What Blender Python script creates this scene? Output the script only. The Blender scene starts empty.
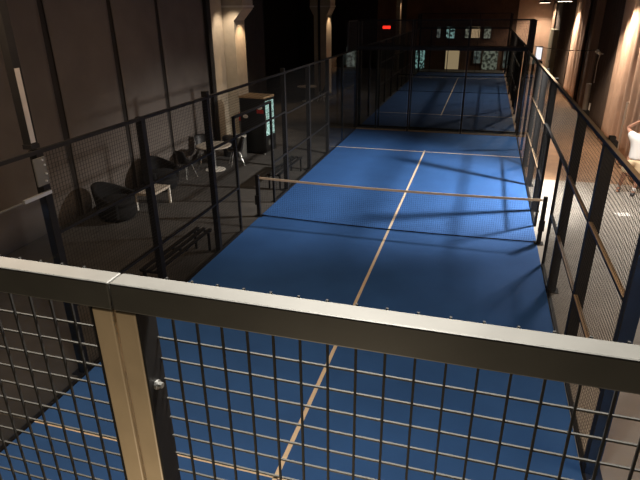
import bpy, bmesh, math, random
from mathutils import Vector, Matrix
random.seed(4)
S = bpy.context.scene
C = S.collection
PI = math.pi

# ------------------------------------------------------------------ materials
def mat(name, col, rough=.6, metal=0.0, var=0.0, scale=20, bump=0.0, spec=.5, bscale=None):
    m = bpy.data.materials.new(name); m.use_nodes = True
    nt = m.node_tree; b = nt.nodes['Principled BSDF']
    b.inputs['Base Color'].default_value = (*col, 1)
    b.inputs['Roughness'].default_value = rough
    b.inputs['Metallic'].default_value = metal
    b.inputs['Specular IOR Level'].default_value = spec
    tc = nt.nodes.new('ShaderNodeTexCoord')
    if var > 0:
        n = nt.nodes.new('ShaderNodeTexNoise'); n.inputs['Scale'].default_value = scale; n.inputs['Detail'].default_value = 5
        r = nt.nodes.new('ShaderNodeMapRange')
        r.inputs['From Min'].default_value = .3; r.inputs['From Max'].default_value = .7
        r.inputs['To Min'].default_value = 1 - var; r.inputs['To Max'].default_value = 1 + var
        mx = nt.nodes.new('ShaderNodeVectorMath'); mx.operation = 'SCALE'; mx.inputs[0].default_value = col
        nt.links.new(tc.outputs['Object'], n.inputs['Vector'])
        nt.links.new(n.outputs['Fac'], r.inputs['Value']); nt.links.new(r.outputs['Result'], mx.inputs['Scale'])
        nt.links.new(mx.outputs['Vector'], b.inputs['Base Color'])
    if bump > 0:
        n2 = nt.nodes.new('ShaderNodeTexNoise'); n2.inputs['Scale'].default_value = bscale or scale * 3
        bp = nt.nodes.new('ShaderNodeBump'); bp.inputs['Strength'].default_value = bump; bp.inputs['Distance'].default_value = .01
        nt.links.new(tc.outputs['Object'], n2.inputs['Vector'])
        nt.links.new(n2.outputs['Fac'], bp.inputs['Height']); nt.links.new(bp.outputs['Normal'], b.inputs['Normal'])
    return m
def emit(name, col, st, pattern=None):
    m = bpy.data.materials.new(name); m.use_nodes = True
    nt = m.node_tree; nt.nodes.remove(nt.nodes['Principled BSDF'])
    e = nt.nodes.new('ShaderNodeEmission'); e.inputs['Color'].default_value = (*col, 1); e.inputs['Strength'].default_value = st
    nt.links.new(e.outputs[0], nt.nodes['Material Output'].inputs[0])
    if pattern:
        tc = nt.nodes.new('ShaderNodeTexCoord'); n = nt.nodes.new('ShaderNodeTexNoise'); n.inputs['Scale'].default_value = pattern[0]
        r = nt.nodes.new('ShaderNodeValToRGB')
        r.color_ramp.elements[0].position = .42; r.color_ramp.elements[0].color = (*pattern[1], 1)
        r.color_ramp.elements[1].position = .58; r.color_ramp.elements[1].color = (*col, 1)
        nt.links.new(tc.outputs['Object'], n.inputs['Vector']); nt.links.new(n.outputs['Fac'], r.inputs[0]); nt.links.new(r.outputs[0], e.inputs['Color'])
    return m
def glass_mat(name, tint, ior=1.45):
    m = bpy.data.materials.new(name); m.use_nodes = True
    nt = m.node_tree; nt.nodes.remove(nt.nodes['Principled BSDF'])
    t = nt.nodes.new('ShaderNodeBsdfTransparent'); t.inputs[0].default_value = (*tint, 1)
    g = nt.nodes.new('ShaderNodeBsdfGlossy'); g.inputs['Roughness'].default_value = .03
    f = nt.nodes.new('ShaderNodeFresnel'); f.inputs['IOR'].default_value = ior
    mx = nt.nodes.new('ShaderNodeMixShader')
    ge = nt.nodes.new('ShaderNodeNewGeometry'); mt = nt.nodes.new('ShaderNodeMath'); mt.operation = 'SUBTRACT'; mt.inputs[0].default_value = 1; mt.use_clamp = True
    mm = nt.nodes.new('ShaderNodeMath'); mm.operation = 'MULTIPLY'
    nt.links.new(ge.outputs['Backfacing'], mt.inputs[1]); nt.links.new(mt.outputs[0], mm.inputs[0]); nt.links.new(f.outputs[0], mm.inputs[1])
    nt.links.new(mm.outputs[0], mx.inputs[0]); nt.links.new(t.outputs[0], mx.inputs[1]); nt.links.new(g.outputs[0], mx.inputs[2])
    nt.links.new(mx.outputs[0], nt.nodes['Material Output'].inputs[0])
    return m

M = {}
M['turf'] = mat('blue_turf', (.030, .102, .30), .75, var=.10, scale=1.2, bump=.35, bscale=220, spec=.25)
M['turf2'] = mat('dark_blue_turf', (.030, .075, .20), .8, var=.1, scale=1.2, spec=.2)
M['line'] = mat('court_line', (.74, .61, .44), .8, var=.06, scale=30)
M['black'] = mat('black_powder_coat', (.009, .009, .010), .6, var=.15, scale=8, spec=.3)
M['wire'] = mat('black_wire', (.016, .016, .016), .7, spec=.25)
M['wireLit'] = mat('lit_top_wire', (.038, .038, .036), .6, spec=.3)  # lighter copy of the black wire: overhead light on wire tops put into colour
M['rail'] = mat('grey_rail_paint', (.085, .085, .08), .5, var=.10, scale=14)
M['tan'] = mat('beige_post_paint', (.58, .47, .33), .45, var=.08, scale=14)
M['steel'] = mat('bright_steel', (.55, .56, .55), .3, metal=.8)
M['edge'] = mat('tan_rail_lit_edge', (.22, .16, .10), .4)  # tan of the end bottom rail, and of light painted on right rail tops
M['net'] = mat('net_cord', (.006, .006, .008), 1, spec=.1)
M['tape'] = mat('net_tape', (.78, .64, .48), .8)
M['floor'] = mat('grey_carpet', (.078, .073, .068), .85, var=.18, scale=2.0, bump=.3, bscale=120, spec=.25)
M['floorR'] = mat('light_grey_carpet', (.34, .315, .28), .75, var=.08, scale=3, bump=.3, bscale=120)
M['floorB'] = mat('brown_floor', (.24, .14, .075), .6, var=.15, scale=2.5)
M['wall'] = mat('painted_wall', (.03, .026, .024), .9, var=.06, scale=2)
M['wallfar'] = mat('far_wall', (.10, .055, .035), .9, var=.25, scale=1.5)
M['ceil'] = mat('black_ceiling', (.012, .012, .012), .9)
M['drape'] = mat('grey_drape', (.155, .135, .122), .95, var=.10, scale=1.4)
M['drapeD'] = mat('dark_drape', (.035, .033, .032), .95, var=.1, scale=3)
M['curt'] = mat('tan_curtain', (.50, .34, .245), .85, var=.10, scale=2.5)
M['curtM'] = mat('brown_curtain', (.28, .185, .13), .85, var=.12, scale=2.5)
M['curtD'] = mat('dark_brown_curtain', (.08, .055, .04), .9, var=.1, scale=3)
M['conc'] = mat('beige_concrete', (.50, .44, .34), .8, var=.06, scale=5)
M['pipe'] = mat('black_pipe', (.012, .012, .012), .5)
M['white'] = mat('white_paint', (.72, .69, .62), .5)
M['ttop'] = mat('pale_table_top', (.52, .46, .38), .4)
M['shell'] = mat('black_plastic', (.012, .012, .013), .45)
M['tub'] = mat('black_upholstery', (.004, .004, .005), .9, var=.2, scale=12)
M['wood'] = mat('light_wood', (.50, .33, .17), .6, var=.12, scale=12)
M['fridge'] = mat('black_fridge_body', (.010, .010, .010), .35)
M['red'] = mat('red_label', (.55, .03, .02), .5)
M['lab'] = mat('white_label', (.75, .68, .58), .6)
M['bin'] = mat('grey_bin', (.13, .13, .12), .35, metal=.4)
M['bag'] = mat('pale_bag', (.38, .36, .32), .5)
M['skin'] = mat('skin', (.50, .26, .17), .6)
M['shirt'] = mat('white_shirt', (.85, .83, .80), .8)
M['shorts'] = mat('beige_shorts', (.85, .66, .42), .85)
M['sock'] = mat('white_sock', (.8, .8, .8), .9)
M['shoe'] = mat('grey_shoe', (.05, .05, .055), .6)
M['hair'] = mat('brown_hair', (.03, .017, .01), .8)
M['pale'] = mat('pale_door_paint', (.42, .40, .29), .7)
M['pole'] = mat('pale_pole', (.60, .55, .47), .45)
M['glass'] = glass_mat('court_glass', (.80, .83, .82), 1.5)
M['glassL'] = glass_mat('side_glass', (.95, .96, .96), 1.40)
M['lamp'] = emit('lamp_face', (1.0, .83, .60), 9)
M['exit'] = emit('exit_sign_face', (1.0, .03, .015), 2.2)
M['cool'] = emit('cooler_interior', (.66, .95, .86), 1.0, (16, (.25, .45, .38)))
M['winb'] = emit('warm_window', (.85, .60, .34), .42)
M['winw'] = emit('pale_window', (.50, .52, .40), .30, (5, (.08, .08, .06)))
M['winc'] = emit('cyan_window', (.45, .80, .75), .42, (6, (.02, .03, .03)))
M['wind'] = emit('dim_window', (.40, .45, .40), .22, (4, (.10, .11, .10)))
M['sign'] = emit('lit_white_sign', (.95, .93, .95), 1.0)

# ------------------------------------------------------------------ mesh helpers
class MB:
    def __init__(s): s.bm = bmesh.new()
    def box(s, x0, x1, y0, y1, z0, z1):
        v = [s.bm.verts.new(p) for p in ((x0,y0,z0),(x1,y0,z0),(x1,y1,z0),(x0,y1,z0),(x0,y0,z1),(x1,y0,z1),(x1,y1,z1),(x0,y1,z1))]
        for f in ((3,2,1,0),(4,5,6,7),(0,1,5,4),(1,2,6,5),(2,3,7,6),(3,0,4,7)): s.bm.faces.new([v[i] for i in f])
        return s
    def tube(s, a, b, r, n=8, r2=None):
        a = Vector(a); b = Vector(b); d = (b-a).normalized()
        u = d.orthogonal().normalized(); w = d.cross(u); r2 = r if r2 is None else r2
        A = [s.bm.verts.new(a + (u*math.cos(2*PI*i/n) + w*math.sin(2*PI*i/n))*r) for i in range(n)]
        B = [s.bm.verts.new(b + (u*math.cos(2*PI*i/n) + w*math.sin(2*PI*i/n))*r2) for i in range(n)]
        for i in range(n): s.bm.faces.new((A[i], A[(i+1)%n], B[(i+1)%n], B[i]))
        s.bm.faces.new(A[::-1]); s.bm.faces.new(B); return s
    def path(s, pts, r, n=6):
        for a, b in zip(pts, pts[1:]): s.tube(a, b, r, n)
        return s
    def lathe(s, prof, c=(0,0), n=28, sx=1, sy=1):
        rings = []
        for r, z in prof:
            rings.append([s.bm.verts.new((c[0]+r*sx*math.cos(2*PI*i/n), c[1]+r*sy*math.sin(2*PI*i/n), z)) for i in range(n)])
        for A, B in zip(rings, rings[1:]):
            for i in range(n): s.bm.faces.new((A[i], A[(i+1)%n], B[(i+1)%n], B[i]))
        s.bm.faces.new(rings[0][::-1]); s.bm.faces.new(rings[-1]); return s
    def prism(s, poly, axis, a, b):
        def P(u, v, w): return {'x': (w,u,v), 'y': (u,w,v), 'z': (u,v,w)}[axis]
        A = [s.bm.verts.new(P(u,v,a)) for u, v in poly]; B = [s.bm.verts.new(P(u,v,b)) for u, v in poly]
        n = len(poly)
        for i in range(n): s.bm.faces.new((A[i], A[(i+1)%n], B[(i+1)%n], B[i]))
        s.bm.faces.new(A[::-1]); s.bm.faces.new(B); return s
    def sheet(s, fn, nu, nv, th=.012):
        g = [[Vector(fn(i/nu, j/nv)) for j in range(nv+1)] for i in range(nu+1)]
        def nrm(i, j):
            a = g[min(i+1,nu)][j]-g[max(i-1,0)][j]; b = g[i][min(j+1,nv)]-g[i][max(j-1,0)]
            c = a.cross(b); return c.normalized() if c.length > 1e-9 else Vector((0,0,1))
        F = [[s.bm.verts.new(g[i][j]) for j in range(nv+1)] for i in range(nu+1)]
        K = [[s.bm.verts.new(g[i][j]-nrm(i,j)*th) for j in range(nv+1)] for i in range(nu+1)]
        for i in range(nu):
            for j in range(nv):
                s.bm.faces.new((F[i][j],F[i+1][j],F[i+1][j+1],F[i][j+1])); s.bm.faces.new((K[i][j+1],K[i+1][j+1],K[i+1][j],K[i][j]))
        for i in range(nu):
            s.bm.faces.new((K[i][0],K[i+1][0],F[i+1][0],F[i][0])); s.bm.faces.new((F[i][nv],F[i+1][nv],K[i+1][nv],K[i][nv]))
        for j in range(nv):
            s.bm.faces.new((F[0][j],F[0][j+1],K[0][j+1],K[0][j])); s.bm.faces.new((K[nu][j],K[nu][j+1],F[nu][j+1],F[nu][j]))
        return s
    def build(s, name, m, parent=None, smooth=False, bevel=0):
        if smooth is not None: bmesh.ops.recalc_face_normals(s.bm, faces=s.bm.faces)
        me = bpy.data.meshes.new(name); s.bm.to_mesh(me); s.bm.free()
        if smooth:
            for p in me.polygons: p.use_smooth = True
        me.materials.append(m)
        o = bpy.data.objects.new(name, me); C.objects.link(o)
        if parent:
            o.parent = parent
        if bevel:
            b = o.modifiers.new('bevel', 'BEVEL'); b.width = bevel; b.segments = 2; b.limit_method = 'ANGLE'
        return o
def tag(o, label=None, cat=None, group=None, kind=None):
    if label: o['label'] = label
    if cat: o['category'] = cat
    if group: o['group'] = group
    if kind: o['kind'] = kind
    return o
def thing(name, label, cat, loc=(0,0,0), rz=0, group=None):
    o = bpy.data.objects.new(name, None); C.objects.link(o); o.empty_display_size = .1
    o.location = loc; o.rotation_euler = (0,0,rz); return tag(o, label, cat, group)
def bx(x0,x1,y0,y1,z0,z1): return MB().box(x0,x1,y0,y1,z0,z1)
def copy_tree(o, label=None, loc=None, rz=None, group=None, parent=None):
    c = o.copy(); C.objects.link(c)
    if parent: c.parent = parent
    if loc is not None: c.location = loc
    if rz is not None: c.rotation_euler = (0,0,rz)
    if label: c['label'] = label
    if group: c['group'] = group
    for ch in [k for k in bpy.data.objects if k.parent == o]: copy_tree(ch, parent=c)
    return c

# ------------------------------------------------------------------ the setting
CEIL = 5.6
XL, XR, YF, YB = -7.06, 5.95, 33.0, -14.0
def struct(name, mb, m, **k): return tag(mb.build(name, m, **k), kind='structure')
struct('floor', bx(-13, 3.0, YB, YF, -.2, 0), M['floor'])
struct('floor', bx(3.0, 6.2, YB, 4.7, -.2, 0), M['floorR'])
struct('floor', bx(3.0, 6.2, 4.7, YF, -.2, 0), M['floorB'])
struct('ceiling', bx(-13, 6.2, YB, YF+.2, CEIL, CEIL+.2), M['ceil'])
struct('wall_left', bx(XL-.2, XL, YB, 9.2, 0, CEIL), M['wall'])
struct('wall_side_room', bx(-13.2, -13, 9.2, YF, 0, CEIL), M['ceil'])
struct('wall_right', bx(XR, XR+.2, YB, YF, 0, CEIL), M['curtD'])
struct('wall_back', bx(-13, 6.2, YB-.2, YB, 0, CEIL), M['wall'])
struct('wall_far', bx(-4.4, 6.2, YF, YF+.2, 0, CEIL), M['wallfar'])
struct('wall_far_left', bx(-13, -4.4, YF, YF+.2, 0, CEIL), M['drapeD'])
for i, y in enumerate((13.5, 22.5, 30.5)):
    struct('trim_%d' % (i+1), bx(-13, 6.1, y, y+.25, CEIL-.45, CEIL-.01), M['ceil'])

# lit openings in the far wall
def far_window(n, x0, x1, z0, z1, m, mull=0):
    f = MB(); t = .05
    f.box(x0-t, x0, YF-.06, YF, z0-t, z1+t).box(x1, x1+t, YF-.06, YF, z0-t, z1+t).box(x0, x1, YF-.06, YF, z1, z1+t)
    f.box(x0, x1, YF-.06, YF, z0-t if z0 > .1 else 0, z0)
    for k in range(mull):
        x = x0+(x1-x0)*(k+1)/(mull+1); f.box(x-.02, x+.02, YF-.05, YF, z0, z1)
    w = tag(f.build('window_%d' % n, M['curtD']), kind='structure')
    bx(x0, x1, YF-.025, YF-.005, z0, z1).build('pane', m, w)
far_window(1, -1.28, -.28, .04, 1.55, M['winb'], 0)
far_window(2, .78, 1.30, .5, 1.5, M['wind'])
far_window(3, 1.42, 2.50, .04, 1.58, M['winw'], 0)
far_window(4, -3.55, -2.85, .05, 1.5, M['winc'])
far_window(5, 0.0, .30, 2.28, 3.05, M['winw'])
far_window(6, .45, 1.05, 2.28, 3.05, M['winb'])
far_window(7, 1.35, 1.82, 2.25, 3.05, M['winw'])
far_window(8, -1.35, -.75, 2.25, 3.05, M['winc'])
far_window(9, -2.05, -1.80, 2.28, 3.05, M['wind'])
far_window(10, -9.0, -8.05, .05, 1.6, M['wind'])
far_window(11, 2.9, 3.3, .2, 1.5, M['wind'])
struct('wall_far_panel', bx(3.55, 5.9, YF-.04, YF-.001, 0, CEIL-.1), M['curt'])
struct('wall_far_recess', bx(-6.6, -4.75, YF-.04, YF-.001, 1.9, CEIL-.1), M['curtM'])
d = tag(bx(5.62, 5.94, 28.3, 30.6, 0, 3.0).build('door_1', M['pale']), kind='structure')
bx(5.56, 5.62, 28.5, 28.56, 1.0, 1.2).build('door_handle', M['steel'], d)

s = thing('exit_sign', 'small glowing red exit light high on the dark far left wall', 'sign', (-5.85, YF-.1, 2.85))
bx(-.38, .38, -.02, .055, 0, .32).build('housing', M['black'], s)
bx(-.30, .30, -.03, -.018, .06, .27).build('lit_face', M['exit'], s)
s = thing('lit_sign', 'bright white lit panel on the far end wall beside the tan curtains', 'sign', (5.3, YF-.14, .8))
bx(-.24, .24, 0, .095, 0, .95).build('housing', M['black'], s)
bx(-.20, .20, -.012, -.001, .04, .90).build('lit_face', M['sign'], s)

# ------------------------------------------------------------------ courts
def make_court(y0, m, label, w=3.0):
    t = thing('padel_court', label, 'court', (0, y0, 0))
    bx(-w, w, -10, 10, .0005, .012).build('turf', m, t)
    def ln(x0, x1, a, b): bx(x0, x1, a, b, .0125, .0145).build('court_line', M['line'], t)
    ln(-.025, .025, -7.1, 7.1); ln(-w, w, -6.975, -6.925); ln(-w, w, 6.925, 6.975)
    return t
make_court(0, M['turf'], 'near blue padel court surface with white lines below the railing')
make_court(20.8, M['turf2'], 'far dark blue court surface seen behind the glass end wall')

def make_net(y0, label, slack=.10, tape=M['tape']):
    t = thing('padel_net', label, 'net', (0, y0, 0))
    def top(x): return .875+.045*(abs(x)/3)**2
    def hem(x):
        u = (x+3)/6
        return -slack*math.sin(PI*u)**1.2
    n = 134
    m = MB(); xs = [-2.97+5.94*i/n for i in range(n+1)]
    for i, x in enumerate(xs):
        y = hem(x)
        m.tube((x, 0, top(x)), (x, y*.4, .35), .0011, 3); m.tube((x, y*.4, .35), (x, y, .03), .0011, 3)
    for k in range(1, 20):
        f = k/20
        pts = []
        for j in range(0, 25):
            x = -2.97+5.94*j/24; zz = .02+(top(x)-.02)*f
            yy = hem(x)*(.4*(top(x)-zz)/(top(x)-.35) if zz > .35 else .4+.6*(.35-zz)/.33)
            pts.append((x, yy, zz))
        m.path(pts, .0011, 3)
    m.build('net_mesh', M['net'], t)
    MB().sheet(lambda u, v: (-2.98+5.96*u, -.012, top(-2.98+5.96*u)+.008+.046*(v-.5)), 24, 2, .014).build('top_tape', tape, t)
    MB().path([(-2.97+5.94*j/36, hem(-2.97+5.94*j/36), .032) for j in range(37)], .013, 6).build('bottom_hem', M['net'], t)
    for sx in (-1, 1):
        p = bx(sx*3.03-.04, sx*3.03+.04, -.04, .04, .016, 1.0).build('net_post', M['black'], t, bevel=.008)
        bx(sx*3.03-.09, sx*3.03+.09, -.09, .09, .0155, .022).build('base_plate', M['black'], p)
        bx(sx*3.03-.055, sx*3.03+.055, -.075, -.041, .30, .52).build('winder', M['black'], p)
    return t
make_net(0, 'black net with pale top tape across the middle of the near court')
make_net(20.8, 'dim net across the far court behind the glass', .03, M['net'])

# ------------------------------------------------------------------ cage
def mesh_yz(x, y0, y1, z0, z1, sp=.05, r=.0016):
    m = MB(); n = max(2, round((y1-y0)/sp)); k = max(2, round((z1-z0)/sp))
    for i in range(n+1):
        y = y0+(y1-y0)*i/n; m.box(x-r, x+r, y-r, y+r, z0, z1)
    for j in range(k+1):
        z = z0+(z1-z0)*j/k; m.box(x+r, x+3*r, y0, y1, z-r, z+r)
    return m
def mesh_xz(y, x0, x1, z0, z1, sp=.05, r=.0020):
    m = MB(); n = max(2, round((x1-x0)/sp)); k = max(2, round((z1-z0)/sp))
    for i in range(n+1):
        x = x0+(x1-x0)*i/n; m.box(x-r, x+r, y-r, y+r, z0, z1)
    for j in range(k+1):
        z = z0+(z1-z0)*j/k; m.box(x0, x1, y+r, y+3*r, z-r, z+r)
    return m

def side_fence(s, label, y0=0, detail=True):
    """s = -1 left, 1 right; the fence of a court side, 20 m long"""
    t = thing('court_side_fence', label, 'fence', (s*3.04, y0, 0))
    X = lambda a, b: (min(s*a, s*b), max(s*a, s*b))
    # local x is measured outward from the post centre line
    for y in (-10, -8, -6, -4, -2, 2, 4, 6, 8, 10):
        if abs(y) == 10: continue
        a, b = X(-.025, .11) if s == 1 else X(-.025, .075)
        h = 4.0 if abs(y) == 8 and y > 0 else 3.0
        if abs(y) == 8 and s == -1 and y < 0: continue
        wid = .04 if abs(y) == 8 else .05
        if abs(y) == 8: a, b = X(.0, .07); h = 3.0
        p = bx(a, b, y-wid, y+wid, 0, h + (.09 if abs(y) == 2 and s == -1 else 0)).build('post', M['black'], t)
        if detail and abs(y) < 8:
            a, b = X(-.035, .155); bx(a, b, y-.10, y+.10, .001, .014).build('base_plate', M['black'], p)
    for y in (-1, 1):
        a, b = X(-.03, .02)
        bx(a, b, y-.025, y+.025, 0, 2.47 if s == -1 else 2.06).build('door_jamb', M['black'], t)
    a, b = X(-.03, .02)
    if s == -1: bx(a, b, -1.025, 1.025, 2.425, 2.47).build('door_header', M['black'], t)
    bx(a, b, -1.975, 1.975, 2.03, 2.065).build('door_rail', M['black'], t)
    def rail(name, ya, yb, z, h=.035, m=M['black'], a0=-.03, a1=.015):
        a, b = X(a0, a1); return bx(a, b, ya, yb, z-h/2, z+h/2).build(name, m, t)
    rail('top_rail', -10, 10, 2.985, .045)
    if s == 1: rail('top_rail_lit_edge', -10, 10, 3.009, .006, M['edge'], -.032, .017)  # light along the rail top, painted as a tan strip
    for ya, yb in ((-5.95, -4.05), (-3.95, -2.05), (2.05, 3.95), (4.05, 5.95)):
        for z in (1.0, 2.0):
            r = rail('rail', ya, yb, z)
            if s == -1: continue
            a, b = X(-.032, .017); bx(a, b, ya, yb, z+.0176, z+.0216).build('rail_lit_edge', M['edge'], r)  # thin tan strip paints the lit top of the rail
        rail('bottom_rail', ya, yb, .03)
    for ya, yb in ((-1.95, -1.03), (1.03, 1.95)):
        rail('rail', ya, yb, 1.0); rail('bottom_rail', ya, yb, .03)
    xm = s*-.016
    for ya, yb, z0, z1 in ((-5.95,-4.05,.05,2.96), (-3.95,-2.05,.05,2.96), (-1.95,-1.03,.05,2.03), (-1.95,1.95,2.07,2.96),
                           (1.03,1.95,.05,2.03), (2.05,3.95,.05,2.96), (4.05,5.95,.05,2.96)):
        mesh_yz(xm, ya, yb, z0, z1, .05 if detail else .1, .0016 if detail else .003).build('mesh_panel', M['wire'], t)
    # glazed corners
    ztop = 2.96
    for ya, yb in ((-9.98, -8.05), (-7.95, -6.06), (6.06, 7.95), (8.05, 9.98)):
        a, b = X(-.02, -.008)
        bx(a, b, ya, yb, .03, 2.50 if ya < 0 else ztop).build('glass_panel', M['glassL'], t)
        rail('bottom_rail', ya, yb, .015, .03)
    # raised mesh towards the end wall
    a, b = X(-.03, .03)
    bx(a, b, 8.60, 8.65, 3.01, 4.0).build('corner_upright', M['black'], t)
    bx(a, b, 8.60, 9.95, 3.96, 4.0).build('corner_top_rail', M['black'], t)
    mesh_yz(xm, 8.65, 9.95, 3.02, 3.96, .05, .0048).build('corner_mesh', M['wire'], t)
    return t
LF = side_fence(-1, 'long black mesh and glass fence on the left side of the near court')
RF = side_fence(1, 'long black mesh and glass fence on the right side of the near court')
# steel bracket where the mesh meets the near glass, left side
b = bx(.015, .03, -.15, .02, 2.62, 2.93).build('steel_bracket', M['bin'], LF); b.location = (.03, -6.0, 0)
for y, z in ((-.03, 2.90), (-.01, 2.84), (-.01, 2.74), (-.03, 2.66)): MB().tube((.03, y, z), (.045, y, z), .012, 8).build('bolt', M['steel'], b)
bx(.03, .06, -6.38, -5.98, 2.50, 2.54).build('glass_clamp_bar', M['steel'], LF)
bx(.03, .045, -7.9, -6.40, 2.505, 2.522).build('glass_edge', M['bin'], LF)
bx(.018, .08, -4.04, -3.96, 3.003, 3.05).build('post_cap', M['black'], RF)

mast = thing('light_mast', 'tall black mast rising from the left fence post up to the ceiling', 'mast', (-3.09, -6.02, 3.02))
MB().prism([(-.05,-.05),(.05,-.05),(.05,.05),(-.05,.05)], 'z', 0, 2.5).build('pole', M['black'], mast)
bx(.051, .056, -.045, .02, .07, .85).build('steel_cover_strip', M['steel'], mast)
bx(-.06, .06, -.06, .06, 0, .05).build('base_plate', M['black'], mast)

def end_wall(y0, label, xs=(-3.05, -1, 1, 3.05), glass=True, m=M['glass']):
    t = thing('court_end_wall', label, 'glass wall', (0, y0, 0))
    for x in xs:
        w = .09 if abs(x) > 2 else .045
        bx(x-w/2-.02*(abs(x) > 2), x+w/2+.02*(abs(x) > 2), .0, .12, 0, 4.0).build('post', M['black'], t)
    bx(-2.28, -2.22, .01, .10, 0, 3.0).build('glazing_bar', M['black'], t)
    for i, (a, b) in enumerate(zip(xs, xs[1:])):
        if glass: bx(a+.06, b-.06, -.006, .006, .05, 2.96).build('glass_panel', m, t)
        mesh_xz(.03, a+.05, b-.05, 3.10, 3.96, .05, .0026).build('mesh_panel', M['wire'], t)
        bx(a+.03, b-.03, .0, .05, 3.96, 4.0).build('top_rail', M['black'], t)
        bx(a+.03, b-.03, -.02, .10, 2.97, 3.09).build('middle_rail', M['black'], t)
        bx(a+.03, b-.03, -.02, .10, 0.013, .055).build('bottom_rail', M['edge'] if glass else M['black'], t)
    return t
end_wall(10.02, 'glass end wall with mesh top at the far end of the near court')
end_wall(10.62, 'near end frame of the far court, right behind the glass end wall', glass=False)
end_wall(30.85, 'tall end frame of the far court in front of the lit far wall', glass=False)
# side frames of the far court
def far_side(s, label):
    t = thing('court_side_fence', label, 'fence', (s*3.1, 20.8, 0))
    for y in (-8, -6, -4, -2, 2, 4, 6, 8): bx(-.03, .05, y-.04, y+.04, 0, 3.0).build('post', M['black'], t)
    bx(-.03, .02, -9.9, 9.9, 2.965, 3.01).build('top_rail', M['black'], t)
    for z in (1.0, 2.0): bx(-.02, .015, -5.9, 5.9, z-.015, z+.015).build('rail', M['black'], t)
    mesh_yz(0, -5.95, 5.95, .05, 2.95, .10, .0035).build('mesh_panel', M['wire'], t)
    bx(-.03, .03, 8.9, 8.95, 3.01, 4.0).build('corner_upright', M['black'], t)
    bx(-.03, .03, 8.9, 9.9, 3.96, 4.0).build('corner_top_rail', M['black'], t)
    mesh_yz(0, 8.95, 9.9, 3.02, 3.96, .05, .004).build('corner_mesh', M['wire'], t)
far_side(-1, 'left side fence of the far court, seen through the glass')
far_side(1, 'right side fence of the far court, seen through the glass')

# ------------------------------------------------------------------ the near railing
R = thing('near_railing', 'grey railing with wire mesh crossing the picture close to the viewer', 'railing', (0, -10.03, 0))
JX = 1.055
for x0, x1 in ((-3.05, JX-.001), (JX+.001, 3.05)):
    bx(x0, x1, -.02, .02, 3.948, 4.0).build('top_rail', M['rail'], R, bevel=.003)
for x0 in (JX-.0405, JX+.0005):
    x0 += -.0025 if x0 < JX-.01 else .0025
    p = bx(x0, x0+.040, -.02, .02, 3.0, 3.9475).build('post', M['tan'], R, bevel=.003)
for sx in (-1, 1): bx(JX+sx*.0455-.002, JX+sx*.0455+.002, -.0195, .0285, 3.0, 3.9475).build('mesh_frame', M['black'], R)
for z in (3.79, 3.52, 3.25): bm = MB(); bm.tube((JX+.041, 0, z), (JX+.052, 0, z), .009, 10).tube((JX+.052, 0, z), (JX+.060, 0, z), .0055, 8).build('bolt', M['steel'], R)
w = MB()
for k in range(7): w.lathe([(.0003,-.001+3.955-k*.0085),(.0014,3.955-k*.0085),(.0003,.0012+3.955-k*.0085)], (JX+random.uniform(-.0015,.0015), -.021), 6)
w.build('weld_bead', M['steel'], R)
def near_mesh(x0, x1, ph):
    v = MB(); h = MB(); sp = .0463; r = .0019
    x = ph
    while x > x0: x -= sp
    x += sp
    while x < x1:
        v.box(x-r, x+r, .020, .0238, 3.0, 4.0008); x += sp
    z = 3.874
    while z > 3.0:
        h.box(x0, x1, .0238, .0272, z-r*.85, z+r*.85); z -= .0452
    o = v.build('vertical_wires', M['wire'], R); h.build('horizontal_wires', M['wireLit'], o)
near_mesh(JX+.045, 3.02, 1.140); near_mesh(-3.02, JX-.045, .930)
for x0, x1 in ((-3.05, -1.02), (-1.0, 1.0), (1.02, 3.05)): bx(x0, x1, .008, .020, .05, 2.95).build('glass_panel', M['glassL'], R)
bx(-3.05, 3.05, -.02, .02, 2.955, 2.999).build('lower_rail', M['rail'], R)

# ------------------------------------------------------------------ drapes and curtains
def curtain(name, x, y0, y1, z0, z1, m, label, cat='curtain', amp=.05, lam=.28, side=-1, group=None, bulge=.0, taper=0, ph=0):
    nu = max(8, int((y1-y0)/lam*8))
    def fn(u, v):
        mid = math.sin(PI*v)
        ya = y0+taper*mid; yb = y1-taper*mid
        y = ya+(yb-ya)*u
        return (x+side*(amp*(.5+.5*math.sin((y0+(y1-y0)*u)/lam*2*PI+ph))*(.75+.25*math.cos(u*9+v*2))+bulge*math.sin(PI*u)), y, z0+(z1-z0)*v)
    o = MB().sheet(fn, nu, 10, .01).build(name, m, smooth=True)
    return tag(o, label, cat, group)
DL = ['wide grey wall drape on the left wall nearest the viewer',
      'grey wall drape behind the nearer black tub armchair',
      'grey wall drape behind the small white side table',
      'grey wall drape beside the round table, next to the column']
for (a, b), l in zip(((-9.5, -1.15), (-1.02, 1.02), (1.14, 3.05), (3.17, 5.75)), DL):
    curtain('wall_drape', XL+.03, a, b, .02, 5.3, M['drape'], l, amp=.012, lam=.9, side=1, bulge=.01, taper=.035)
curtain('wall_drape', XL+.05, 5.80, 6.08, .02, 5.3, M['drapeD'], 'narrow dark folded drape between the grey drape and the lit column', amp=.10, lam=.3, side=1)
curtain('wall_drape', XL+.05, 8.25, 10.7, .02, 5.3, M['drapeD'], 'dark grey drape hanging behind the drinks cooler', amp=.03, lam=.8, side=1)
XC = 5.88
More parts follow.
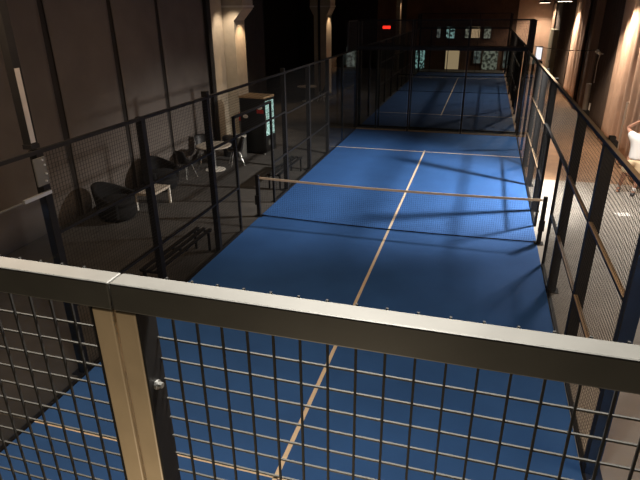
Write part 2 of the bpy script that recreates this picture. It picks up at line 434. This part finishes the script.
segs = [(4.6, 10.3, 'curt', .16, .62, 'broad tan pleated curtain on the right wall behind the person'),
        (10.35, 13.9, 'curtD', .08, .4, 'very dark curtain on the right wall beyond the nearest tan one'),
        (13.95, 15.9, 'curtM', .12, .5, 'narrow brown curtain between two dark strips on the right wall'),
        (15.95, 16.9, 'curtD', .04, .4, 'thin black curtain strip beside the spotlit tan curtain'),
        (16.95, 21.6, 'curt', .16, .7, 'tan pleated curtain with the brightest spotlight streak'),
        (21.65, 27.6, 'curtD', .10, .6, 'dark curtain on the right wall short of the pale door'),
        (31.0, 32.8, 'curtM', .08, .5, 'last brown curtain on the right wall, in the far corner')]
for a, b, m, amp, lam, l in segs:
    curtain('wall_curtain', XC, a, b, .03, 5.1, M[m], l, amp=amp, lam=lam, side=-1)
curtain('wall_curtain', XC, -9.5, 4.55, .03, 5.1, M['curt'], 'tan pleated curtain along the right aisle nearest the viewer', amp=.14, lam=.6)
c = MB().path([(3.10+2.5*k/10, 10.10+1.9*k/10, 3.16-.25*k/10-.08*math.sin(PI*k/10)) for k in range(11)], .011, 6).build('cable', M['pipe'])
tag(c, 'thin dark cable strung from the far fence corner to the small wall spotlight', 'cable')

# pale poles leaning on the curtains
for x, y, z0, z1, dx, l in ((5.66, 6.75, 0, 1.85, .02, 'tall pale pole standing against the tan curtain near the person'),
                      (5.66, 12.3, .0, .95, .02, 'short pale pole by the dark curtain just above the fence rail'),
                      (5.70, 13.4, .0, 1.55, .0, 'thick pale grey upright against the dark curtain')):
    r = .10 if 'thick' in l else .03
    tag(MB().tube((x, y, z0), (x+dx, y+.05, z1), r, 12).build('upright_pole', M['pole'], smooth=False), l, 'pole')
t = thing('wall_spotlight', 'small white spotlight with hanging cord on the dark right curtain', 'spotlight', (5.60, 12.0, 2.80))
MB().tube((-.10, -.10, .08), (.05, .06, -.03), .07, 14, .05).build('head', M['white'], t)
MB().tube((.05, .06, -.03), (.16, .08, -.03), .02, 8).build('bracket', M['pole'], t)
MB().path([(.05,.06,-.06), (.06,.3,-.35), (.09,.45,-.8), (.1,.5,-1.1)], .012, 6).build('cord', M['pole'], t)

# ------------------------------------------------------------------ columns
def column(x0, x1, y0, y1, label, top=CEIL-.02, hl=0, hy=.35):
    t = thing('concrete_column', label, 'column', ((x0+x1)/2, (y0+y1)/2, 0))
    w, d = (x1-x0)/2, (y1-y0)/2
    # shaft with a corbel head that widens towards both ends
    prof = [(-w, 0), (w, 0), (w, 4.05), (w+hy, 4.42), (w+hy, top), (-w-hl, top), (-w-hl, 4.42), (-w, 4.05)]
    MB().prism(prof, 'y', -d, d).build('shaft', M['conc'], t)
    bx(-w, w, -d-.03, d+.03, 0, .12).build('plinth', M['conc'], t)
    bx(-w-hl, w+hy+(.03 if hy > .05 else 0), -d-.02, d+.02, 4.46, 4.52).build('ledge', M['white'], t)
    return t
column(-7.03, -6.58, 7.0, 7.85, 'big beige concrete column rising behind the drinks cooler')
column(-7.05, -6.85, 17.7, 18.6, 'left half of the paired beige column in the dark left opening', hl=.2, hy=0)
column(-6.70, -6.38, 17.7, 18.7, 'right half of the paired beige column, lit warm on one side', hy=.2)
column(-5.0, -4.72, 31.8, 32.4, 'far slim column with a warm lit top near the red exit light', hy=.01)
o = bx(-6.84, -6.71, 17.75, 17.9, 0, 5.1).build('down_pipe', M['pipe']); tag(o, 'black pipe running up between the two halves of the paired column', 'pipe')
o = bx(-7.04, -6.98, 6.15, 6.95, 0, 5.2).build('wall_panel', M['conc']); tag(o, 'pale beige wall strip just left of the big concrete column', 'panel')
o = thing('wall_poster', 'dim brown and pink picture hanging in the dark side room', 'poster', (-9.5, 14.5, 2.55))
bx(-.35, .35, 0, .03, 0, .65).build('frame', M['curtD'], o); bx(-.3, .3, -.006, -.001, .05, .28).build('print', M['curt'], o); bx(0, .28, -.006, -.001, .35, .58).build('print', M['curtM'], o)

# ------------------------------------------------------------------ furniture on the left
def tub_chair():
    t = thing('tub_armchair', 'x', 'armchair')
    def wall(u, v):
        a = math.radians(60 + 240*u)            # open towards +x
        flare = 1+.16*v
        back = .5-.5*math.cos(2*PI*u)
        r = .37*flare
        h = .10+(.38+.26*back)*v
        return (r*math.cos(a), r*1.02*math.sin(a), h)
    MB().sheet(wall, 30, 8, .07).build('shell', M['tub'], t, smooth=True)
    MB().lathe([(.30,.03),(.34,.08),(.36,.22),(.34,.30)], n=30).build('base', M['tub'], t, smooth=True)
    MB().lathe([(.28,.30),(.335,.33),(.34,.39),(.29,.43),(.1,.44)], n=30).build('seat_cushion', M['tub'], t, smooth=True)
    return t
a = tub_chair(); a['label'] = 'black tub armchair left of the small white side table'; a['group'] = 'black tub armchairs'
a.location = (-6.12, -.95, 0); a.rotation_euler = (0,0,.15); a.scale = (1.15,1.15,1.12)
copy_tree(a, 'black tub armchair between the white side table and the round table', (-6.32, 1.25, 0), -.25)
t = thing('side_table', 'small square white side table between two black armchairs', 'table', (-5.78, -.03, 0))
bx(-.26, .26, -.38, .38, .39, .45).build('tabletop', M['ttop'], t)
for sx in (-1, 1):
    for sy in (-1, 1): bx(sx*.235-.025, sx*.235+.025, sy*.35-.025, sy*.35+.025, 0, .388).build('leg', M['white'], t)
t = thing('round_table', 'round pale cafe table on a disc foot beside the drinks cooler', 'table', (-5.8, 3.32, 0))
MB().lathe([(.50,.71),(.52,.72),(.52,.74),(.50,.75)], n=40).build('tabletop', M['ttop'], t)
MB().lathe([(.035,.03),(.035,.70),(.12,.708)], n=16).build('column', M['steel'], t)
MB().lathe([(.30,0),(.30,.012),(.06,.03)], n=36).build('base_disc', M['white'], t)
def shell_chair():
    t = thing('shell_chair', 'x', 'chair')
    def fn(u, v):
        x = (u-.5)*.46
        if v < .5:
            w = v/.5; y = .22-.40*w; z = .43-.03*math.sin(PI*w); z += .10*abs(2*u-1)**2.5*(.35+.65*w)
        else:
            w = (v-.5)/.5; y = -.18-.10*w**.8-.02; z = .43+.40*w; z += 0; x *= (1-.20*w**3); y += .11*abs(2*u-1)**2.2*(1-.5*w)
        return (x, y, z)
    MB().sheet(fn, 12, 16, .008).build('seat_shell', M['shell'], t, smooth=True)
    for sx in (-1, 1):
        for sy in (-1, 1): MB().tube((sx*.10, sy*.10-.02, .41), (sx*.21, sy*.20-.02, 0), .010, 8).build('leg', M['steel'], t)
    MB().path([(-.14,-.12,.26),(.14,.10,.26)], .005).path([(.14,-.12,.26),(-.14,.10,.26)], .005).build('brace', M['shell'], t)
    return t
c = shell_chair(); c['label'] = 'black shell chair at the round table, on the side towards the armchairs'; c['group'] = 'shell chairs at the round table'
c.location = (-6.2, 2.38, 0); c.rotation_euler = (0,0,-.35)
copy_tree(c, 'black shell chair behind the round table against the wall', (-6.5, 4.0, 0), -2.3)
copy_tree(c, 'black shell chair between the round table and the waste bin', (-5.42, 3.95, 0), 2.2)

# drinks cooler
t = thing('drinks_cooler', 'tall black glass door drinks cooler lit inside with a wooden top', 'cooler', (-5.35, 5.68, 0), -.12)
bx(-.45, .42, -.35, .35, .06, 1.80).build('cabinet', M['fridge'], t, bevel=.01)
bx(-.46, .45, -.36, .36, 1.802, 1.86).build('wooden_top', M['wood'], t)
d = MB().box(.421, .46, -.34, -.29, .08, 1.79).box(.421, .46, .29, .34, .08, 1.79).box(.421, .46, -.29, .29, 1.72, 1.79).box(.421, .46, -.29, .29, .08, .62).build('door', M['fridge'], t)
bx(.43, .447, -.29, .29, .62, 1.72).build('lit_interior', M['cool'], d)
bx(.452, .458, -.29, .29, .62, 1.72).build('door_glass', M['glassL'], d)
bx(.461, .468, -.18, .10, .30, .46).build('grille_label', M['bin'], d)
bx(.461, .49, -.325, -.300, .8, 1.3).build('handle', M['steel'], d)
bx(.18, .42, -.356, -.351, 1.34, 1.46).build('red_label', M['red'], t)
wl = MB().lathe([(.10,0),(.09,.004)], n=20, sy=.6).build('white_label', M['lab'], t); wl.rotation_euler = (PI/2, 0, 0); wl.location = (-.25, -.3505, 1.22)
wl = MB().lathe([(.10,0),(.09,.004)], n=20, sy=.6).build('white_label', M['lab'], t); wl.rotation_euler = (PI/2, 0, 0); wl.location = (.28, -.3505, 1.52)
for k, (z, n) in enumerate(((.66, 4), (1.0, 4), (1.34, 4))):
    bx(.429, .451, -.29, .29, z-.02, z-.008).build('shelf', M['bin'], d)
for x in (-.38, .36):
    for y in (-.28, .28): MB().tube((x, y, 0), (x, y, .06), .03, 10).build('foot', M['steel'], t)
t = thing('waste_bin', 'grey metal waste bin with pale liner in front of the drinks cooler', 'bin', (-5.68, 4.95, 0))
MB().lathe([(.17,0),(.18,.02),(.19,.68),(.185,.70)], n=24).build('body', M['bin'], t, smooth=False)
MB().lathe([(.194,.64),(.20,.66),(.20,.70),(.17,.712),(.165,.70)], n=24).build('liner', M['bag'], t)
t = thing('waste_bin', 'black waste bin beside the grey one, under an orange notice', 'bin', (-6.1, 4.95, 0))
MB().lathe([(.17,0),(.20,.02),(.21,.62),(.15,.66)], n=24).build('body', M['shell'], t)
t = thing('wall_notice', 'small orange and red notice just left of the drinks cooler', 'notice', (-6.45, 6.92, 0))
bx(-.16, .16, 0, .03, 0, 1.05).build('stand', M['bin'], t); bx(-.15, .15, -.006, -.001, .75, 1.04).build('panel', M['red'], t); bx(-.13, .13, -.012, -.007, .98, 1.03).build('strip', M['lab'], t)

# benches along the left fence
def bench(): 
    t = thing('slatted_bench', 'x', 'bench')
    for x in (-.17, -.03, .11): bx(x, x+.07, -.98, .98, .40, .43).build('slat', M['black'], t)
    for y in (-.94, 0, .94): bx(-.17, .18, y-.02, y+.02, .37, .398).build('cross_bar', M['black'], t)
    for y in (-.88, .88):
        for x in (-.15, .15): bx(x-.02, x+.02, y-.02, y+.02, 0, .369).build('leg', M['black'], t)
    return t
b = bench(); b['label'] = 'black slatted bench outside the left fence nearest the viewer'; b['group'] = 'benches outside the left fence'
b.location = (-3.41, -2.9, 0)
copy_tree(b, 'black slatted bench outside the left fence beyond the net', (-3.41, 2.9, 0), 0)

# far cafe table and chair in the dark opening
t = thing('cafe_table', 'small pale table far away in the dark opening by the column', 'table', (-7.0, 16.2, 0))
MB().lathe([(.50,.72),(.50,.75)], n=28).build('tabletop', M['ttop'], t); MB().tube((0,0,.02),(0,0,.72),.04).build('column', M['steel'], t); MB().lathe([(.28,0),(.28,.02)]).build('base_disc', M['white'], t)
copy_tree(c, 'black shell chair far away beside the paired column', (-6.25, 16.4, 0), 1.4, group='chairs far away')

t = tag(MB().box(-.16, .16, -.11, .11, .001, .006).build('paper_sheet', M['shirt']), 'small white sheet lying on the grey aisle carpet near the person', 'paper')
t.location = (5.02, 2.25, 0); t.rotation_euler = (0,0,.3)

# ------------------------------------------------------------------ the person
def skin(name, chains, m, parent, sub=2, root=0):
    vs, es, rs, idx = [], [], [], {}
    for ch in chains:
        prev = None
        for p, r in ch:
            k = tuple(round(q, 4) for q in p)
            if k not in idx: idx[k] = len(vs); vs.append(p); rs.append(r)
            if prev is not None and prev != idx[k]: es.append((prev, idx[k]))
            prev = idx[k]
    me = bpy.data.meshes.new(name); me.from_pydata(vs, es, [])
    o = bpy.data.objects.new(name, me); C.objects.link(o)
    md = o.modifiers.new('skin', 'SKIN'); md.use_smooth_shade = True
    if not me.skin_vertices: me.skin_vertices.new()
    for i, sv in enumerate(me.skin_vertices[0].data):
        r = rs[i]; sv.radius = r if isinstance(r, tuple) else (r, r); sv.use_root = (i == root)
    sb = o.modifiers.new('sub', 'SUBSURF'); sb.levels = sub; sb.render_levels = sub
    dg = bpy.context.evaluated_depsgraph_get(); dg.update()
    me2 = bpy.data.meshes.new_from_object(o.evaluated_get(dg))
    o.modifiers.clear(); o.data = me2; bpy.data.meshes.remove(me); me2.name = name
    me2.materials.clear(); me2.materials.append(m); o.parent = parent
    for p in me2.polygons: p.use_smooth = True
    return o
P = thing('person', 'person in white T-shirt and beige shorts walking in the aisle, one arm raised', 'person', (5.47, 3.95, 0), 0); P.scale = (1.12, 1.08, 1.02)
pel = (0,0,.95)
hipR, hipL = (-.10,0,.90), (.10,0,.90)
shR, shL = (-.17,0,1.42), (.17,0,1.42)
elR, wrR = (-.30,.06,1.60), (-.12,-.02,1.76)       # raised right arm, elbow out, hand to the head
elL, wrL = (.24,-.06,1.14), (.20,-.20,.92)
kR, aR = (-.15,-.06,.50), (-.22,.10,.10)
kL, aL = (.12,.02,.49), (.10,-.06,.09)
hand = []
def finger(base, d, side, L, r):
    b = Vector(base); d = Vector(d).normalized(); q = Vector(side)
    pts = [b, b+d*L*.4, b+d*L*.7+q*L*.12, b+d*L*.95+q*L*.3]
    return [(tuple(p), rr) for p, rr in zip(pts, (r, r, r*.9, r*.75))]
chains = [[(pel,(.15,.11)), ((0,0,1.10),(.13,.095)), ((0,0,1.28),(.15,.105)), ((0,0,1.42),(.12,.08)), ((0,-.005,1.52),.055), ((0,-.01,1.58),.06), ((0,-.015,1.66),(.085,.095)), ((0,-.01,1.74),(.07,.08))],
          [((0,0,1.42),(.12,.08)), (shR,.06), (elR,.042), (wrR,.028), ((-.07,-.03,1.80),(.04,.02))],
          [((0,0,1.42),(.12,.08)), (shL,.06), (elL,.042), (wrL,.028), ((.195,-.23,.85),(.04,.02))],
          [(pel,(.15,.11)), (hipR,.095), (kR,.058), ((-.19,.05,.32),.056), (aR,.036), ((-.22,.02,.05),.035), ((-.22,-.10,.035),.028)],
          [(pel,(.15,.11)), (hipL,.095), (kL,.058), ((.112,-.01,.32),.056), (aL,.036), ((.10,-.13,.045),.035), ((.10,-.24,.035),.028)]]
for k in range(4):
    chains.append([((.195,-.23,.85),(.04,.02))]+finger((.172+.015*k,-.245,.815), (0,-.15,-1), (-.3,.3,0), .075-.008*abs(k-1.5), .008))
    chains.append([((-.07,-.03,1.80),(.04,.02))]+finger((-.05,-.055+.016*k,1.815), (1,0,.2), (0,0,-.4), .075-.008*abs(k-1.5), .008))
chains.append([((.195,-.23,.85),(.04,.02))]+finger((.16,-.25,.86), (-.4,-.6,-.7), (0,0,0), .055, .009))
chains.append([((-.07,-.03,1.80),(.04,.02))]+finger((-.06,-.07,1.78), (.5,-.6,.3), (0,0,0), .055, .009))
skin('body', chains, M['skin'], P)
skin('t_shirt', [[((0,0,.86),(.175,.14)), ((0,0,.92),(.175,.14)), ((0,0,1.10),(.165,.13)), ((0,0,1.28),(.175,.13)), ((0,0,1.41),(.15,.11)), ((0,0,1.47),(.075,.07))],
                 [((0,0,1.41),(.15,.11)), (shR,.10), ((-.245,.03,1.52),.085)],
                 [((0,0,1.41),(.15,.11)), (shL,.10), ((.215,-.03,1.22),.085)]], M['shirt'], P)
skin('shorts', [[((0,0,.97),(.165,.125)), ((0,0,.90),(.165,.125)), ((-.105,0,.82),.125), ((-.145,-.045,.50),.12)],
                [((0,0,.90),(.165,.125)), ((.105,0,.82),.125), ((.118,.015,.50),.12)]], M['shorts'], P)
for ax, ay, az, tw in ((-.22, .10, .10, 0), (.10, -.06, .09, 0)):
    skin('sock', [[((ax, ay, az-.02), .046), ((ax+.003, ay-.005, az+.10), .048)]], M['sock'], P)
    skin('shoe', [[((ax, ay+.02, .05), (.045,.045)), ((ax, ay-.08, .045), (.048,.04)), ((ax, ay-.18, .038), (.045,.03))]], M['shoe'], P)
skin('hair', [[((0,.03,1.68),(.088,.085)), ((0,.015,1.77),(.085,.09)), ((0,-.03,1.80),(.07,.06))]], M['hair'], P)
fe = MB()
for sx in (-1, 1): fe.lathe([(.004,1.668),(.010,1.675),(.004,1.682)], (sx*.032, -.108), 10)
fe.build('eyes', M['hair'], P)
MB().prism([(-.10,1.665),(-.132,1.632),(-.10,1.628)], 'x', -.012, .012).build('nose', M['skin'], P)
MB().box(-.025,.025,-.109,-.100,1.598,1.606).build('mouth', M['red'], P)
P.rotation_euler = (0,0,-.35)

# ------------------------------------------------------------------ lights
def lamp(kind, loc, power, col, size=.3, target=None, spot=60, blend=.5):
    L = bpy.data.lights.new('lamp_light', kind); L.energy = power; L.color = col
    if kind == 'AREA': L.shape = 'DISK'; L.size = size
    else: L.shadow_soft_size = size
    if kind == 'SPOT': L.spot_size = math.radians(spot); L.spot_blend = blend
    o = bpy.data.objects.new('lamp_light', L); C.objects.link(o); o.location = loc
    if target is not None:
        o.rotation_euler = (Vector(target)-Vector(loc)).to_track_quat('-Z', 'Y').to_euler()
    return o
W1 = (1.0, .80, .62); W2 = (1.0, .68, .42); WN = (1.0, .94, .86)
def fixture(x, y, z, label, r=.22):
    t = thing('ceiling_lamp', label, 'lamp', (x, y, z), group='ceiling lamps over the right aisle')
    MB().lathe([(r+.03, .0), (r+.04, .03), (r+.02, .12), (.05, .14)], n=24).build('housing', M['black'], t)
    MB().lathe([(r, -.012), (r, -.002)], n=24).build('lit_disc', M['lamp'], t)
    MB().tube((0,0,.14), (0,0,CEIL-z), .012, 6).build('rod', M['black'], t)
LAMPZ = 4.75
FX = [(5.0, -6.5), (5.0, 2.6), (5.0, 8.6), (5.1, 20.3), (5.1, 31.4)]
for (x, y), l in zip(FX, ('round ceiling lamp over the right aisle nearest the viewer', 'round ceiling lamp over the aisle beside the net', 'round ceiling lamp at the top edge over the broad tan curtain', 'round ceiling lamp over the spotlit curtain', 'round ceiling lamp at the far end of the aisle')):
    fixture(x, y, LAMPZ+.02 if y < 15 else 4.60, l, .32 if y > 15 else .2)
lamp('SPOT', (5.25, 2.9, LAMPZ-.05), 5600, WN, .20, (.6, 3.2, 0), 80, .75)
lamp('SPOT', (5.0, 2.6, LAMPZ), 1500, WN, .35, (5.2, 1.5, 0), 106, .6)
lamp('SPOT', (5.0, 8.6, LAMPZ), 1900, W1, .10, (5.5, 8.0, 0), 120, .6)
lamp('SPOT', (5.1, 20.3, 4.58), 2600, W1, .12, (4.2, 19.5, 0), 140, .6)
lamp('SPOT', (5.1, 31.4, 4.58), 1200, W1, .12, (5.0, 31, 0), 140, .6)
lamp('SPOT', (5.0, -6.5, LAMPZ), 420, W2, .9, (2.5, -6.0, 0), 150, .7)
# curtain washers
lamp('SPOT', (5.45, 19.4, 4.72), 560, W1, .05, (5.8, 19.3, 2.5), 60, .8)
lamp('SPOT', (5.45, 6.6, 4.72), 480, W1, .05, (5.8, 6.4, 2.5), 60, .8)
# column lamps
lamp('SPOT', (-6.12, 7.45, 4.30), 110, W2, .04, (-6.55, 7.4, 2.2), 80, .6)
lamp('SPOT', (-6.3, 6.3, 4.9), 160, W1, .05, (-6.85, 7.0, 2.6), 70, .7)
lamp('SPOT', (-6.05, 18.2, 4.30), 70, W2, .04, (-6.35, 18.2, 2.0), 80, .6)
lamp('SPOT', (-4.5, 31.9, 4.85), 40, W2, .04, (-4.75, 32.0, 3.5), 80, .6)
lamp('SPOT', (-8.0, 13.5, 4.6), 200, W2, .1, (-7.0, 13.2, 0), 70, .8)
# soft fill lamps added on the ceiling, unseen, to raise the ambient light
FILL = [(-2.6, -7.0, 120), (-3.8, .5, 22)]
for (x, y, pw), l in zip(FILL, ('unseen round fill lamp added on the ceiling above the near end of the court', 'unseen round fill lamp added on the ceiling above the left benches')):
    t = thing('unseen_hall_lamp', l, 'lamp', (x, y, CEIL-.096)); MB().lathe([(.62, 0), (.65, .02), (.65, .095)], n=32).build('housing', M['black'], t)
    lamp('AREA', (x, y, CEIL-.12), pw, W2, 1.2, (x, y, 0))
t = thing('unseen_hall_lamp', 'round hall lamp on the ceiling right above the near railing', 'lamp', (1.3, -9.3, CEIL-.096)); MB().lathe([(.22, 0), (.25, .02), (.25, .095)], n=32).build('housing', M['black'], t)
lamp('AREA', (1.3, -9.3, CEIL-.12), 180, (1,.93,.82), .4, (1.3, -9.6, 0))
# unseen warm fill light added under the viewer for the railing posts
lamp('POINT', (1.25, -10.65, 2.75), 34, (1.0, .80, .54), .06)

w = bpy.data.worlds.new('world'); S.world = w; w.use_nodes = True
w.node_tree.nodes['Background'].inputs[0].default_value = (.5, .45, .4, 1); w.node_tree.nodes['Background'].inputs[1].default_value = .02

# ------------------------------------------------------------------ camera
f, cx, cy, cz, yaw, pit, rol = 533.64, 1.61145, -10.69467, 4.41089, -.289172, -.409888, -.0104009
fwd = Vector((math.sin(yaw)*math.cos(pit), math.cos(yaw)*math.cos(pit), math.sin(pit)))
right = fwd.cross(Vector((0,0,1))).normalized(); up = right.cross(fwd)
r_ = math.cos(rol)*right+math.sin(rol)*up; u_ = -math.sin(rol)*right+math.cos(rol)*up
cam = bpy.data.cameras.new('camera'); co = bpy.data.objects.new('camera', cam); C.objects.link(co)
Mx = Matrix(((r_.x, u_.x, -fwd.x, cx), (r_.y, u_.y, -fwd.y, cy), (r_.z, u_.z, -fwd.z, cz), (0,0,0,1)))
co.matrix_world = Mx
cam.sensor_width = 36; cam.lens = f/640*36; cam.clip_start = .02; cam.clip_end = 200
S.camera = co
S.view_settings.view_transform = 'Standard'; S.view_settings.look = 'None'
S.view_settings.gamma = 1; S.view_settings.use_curve_mapping = False
S.view_settings.exposure = 0
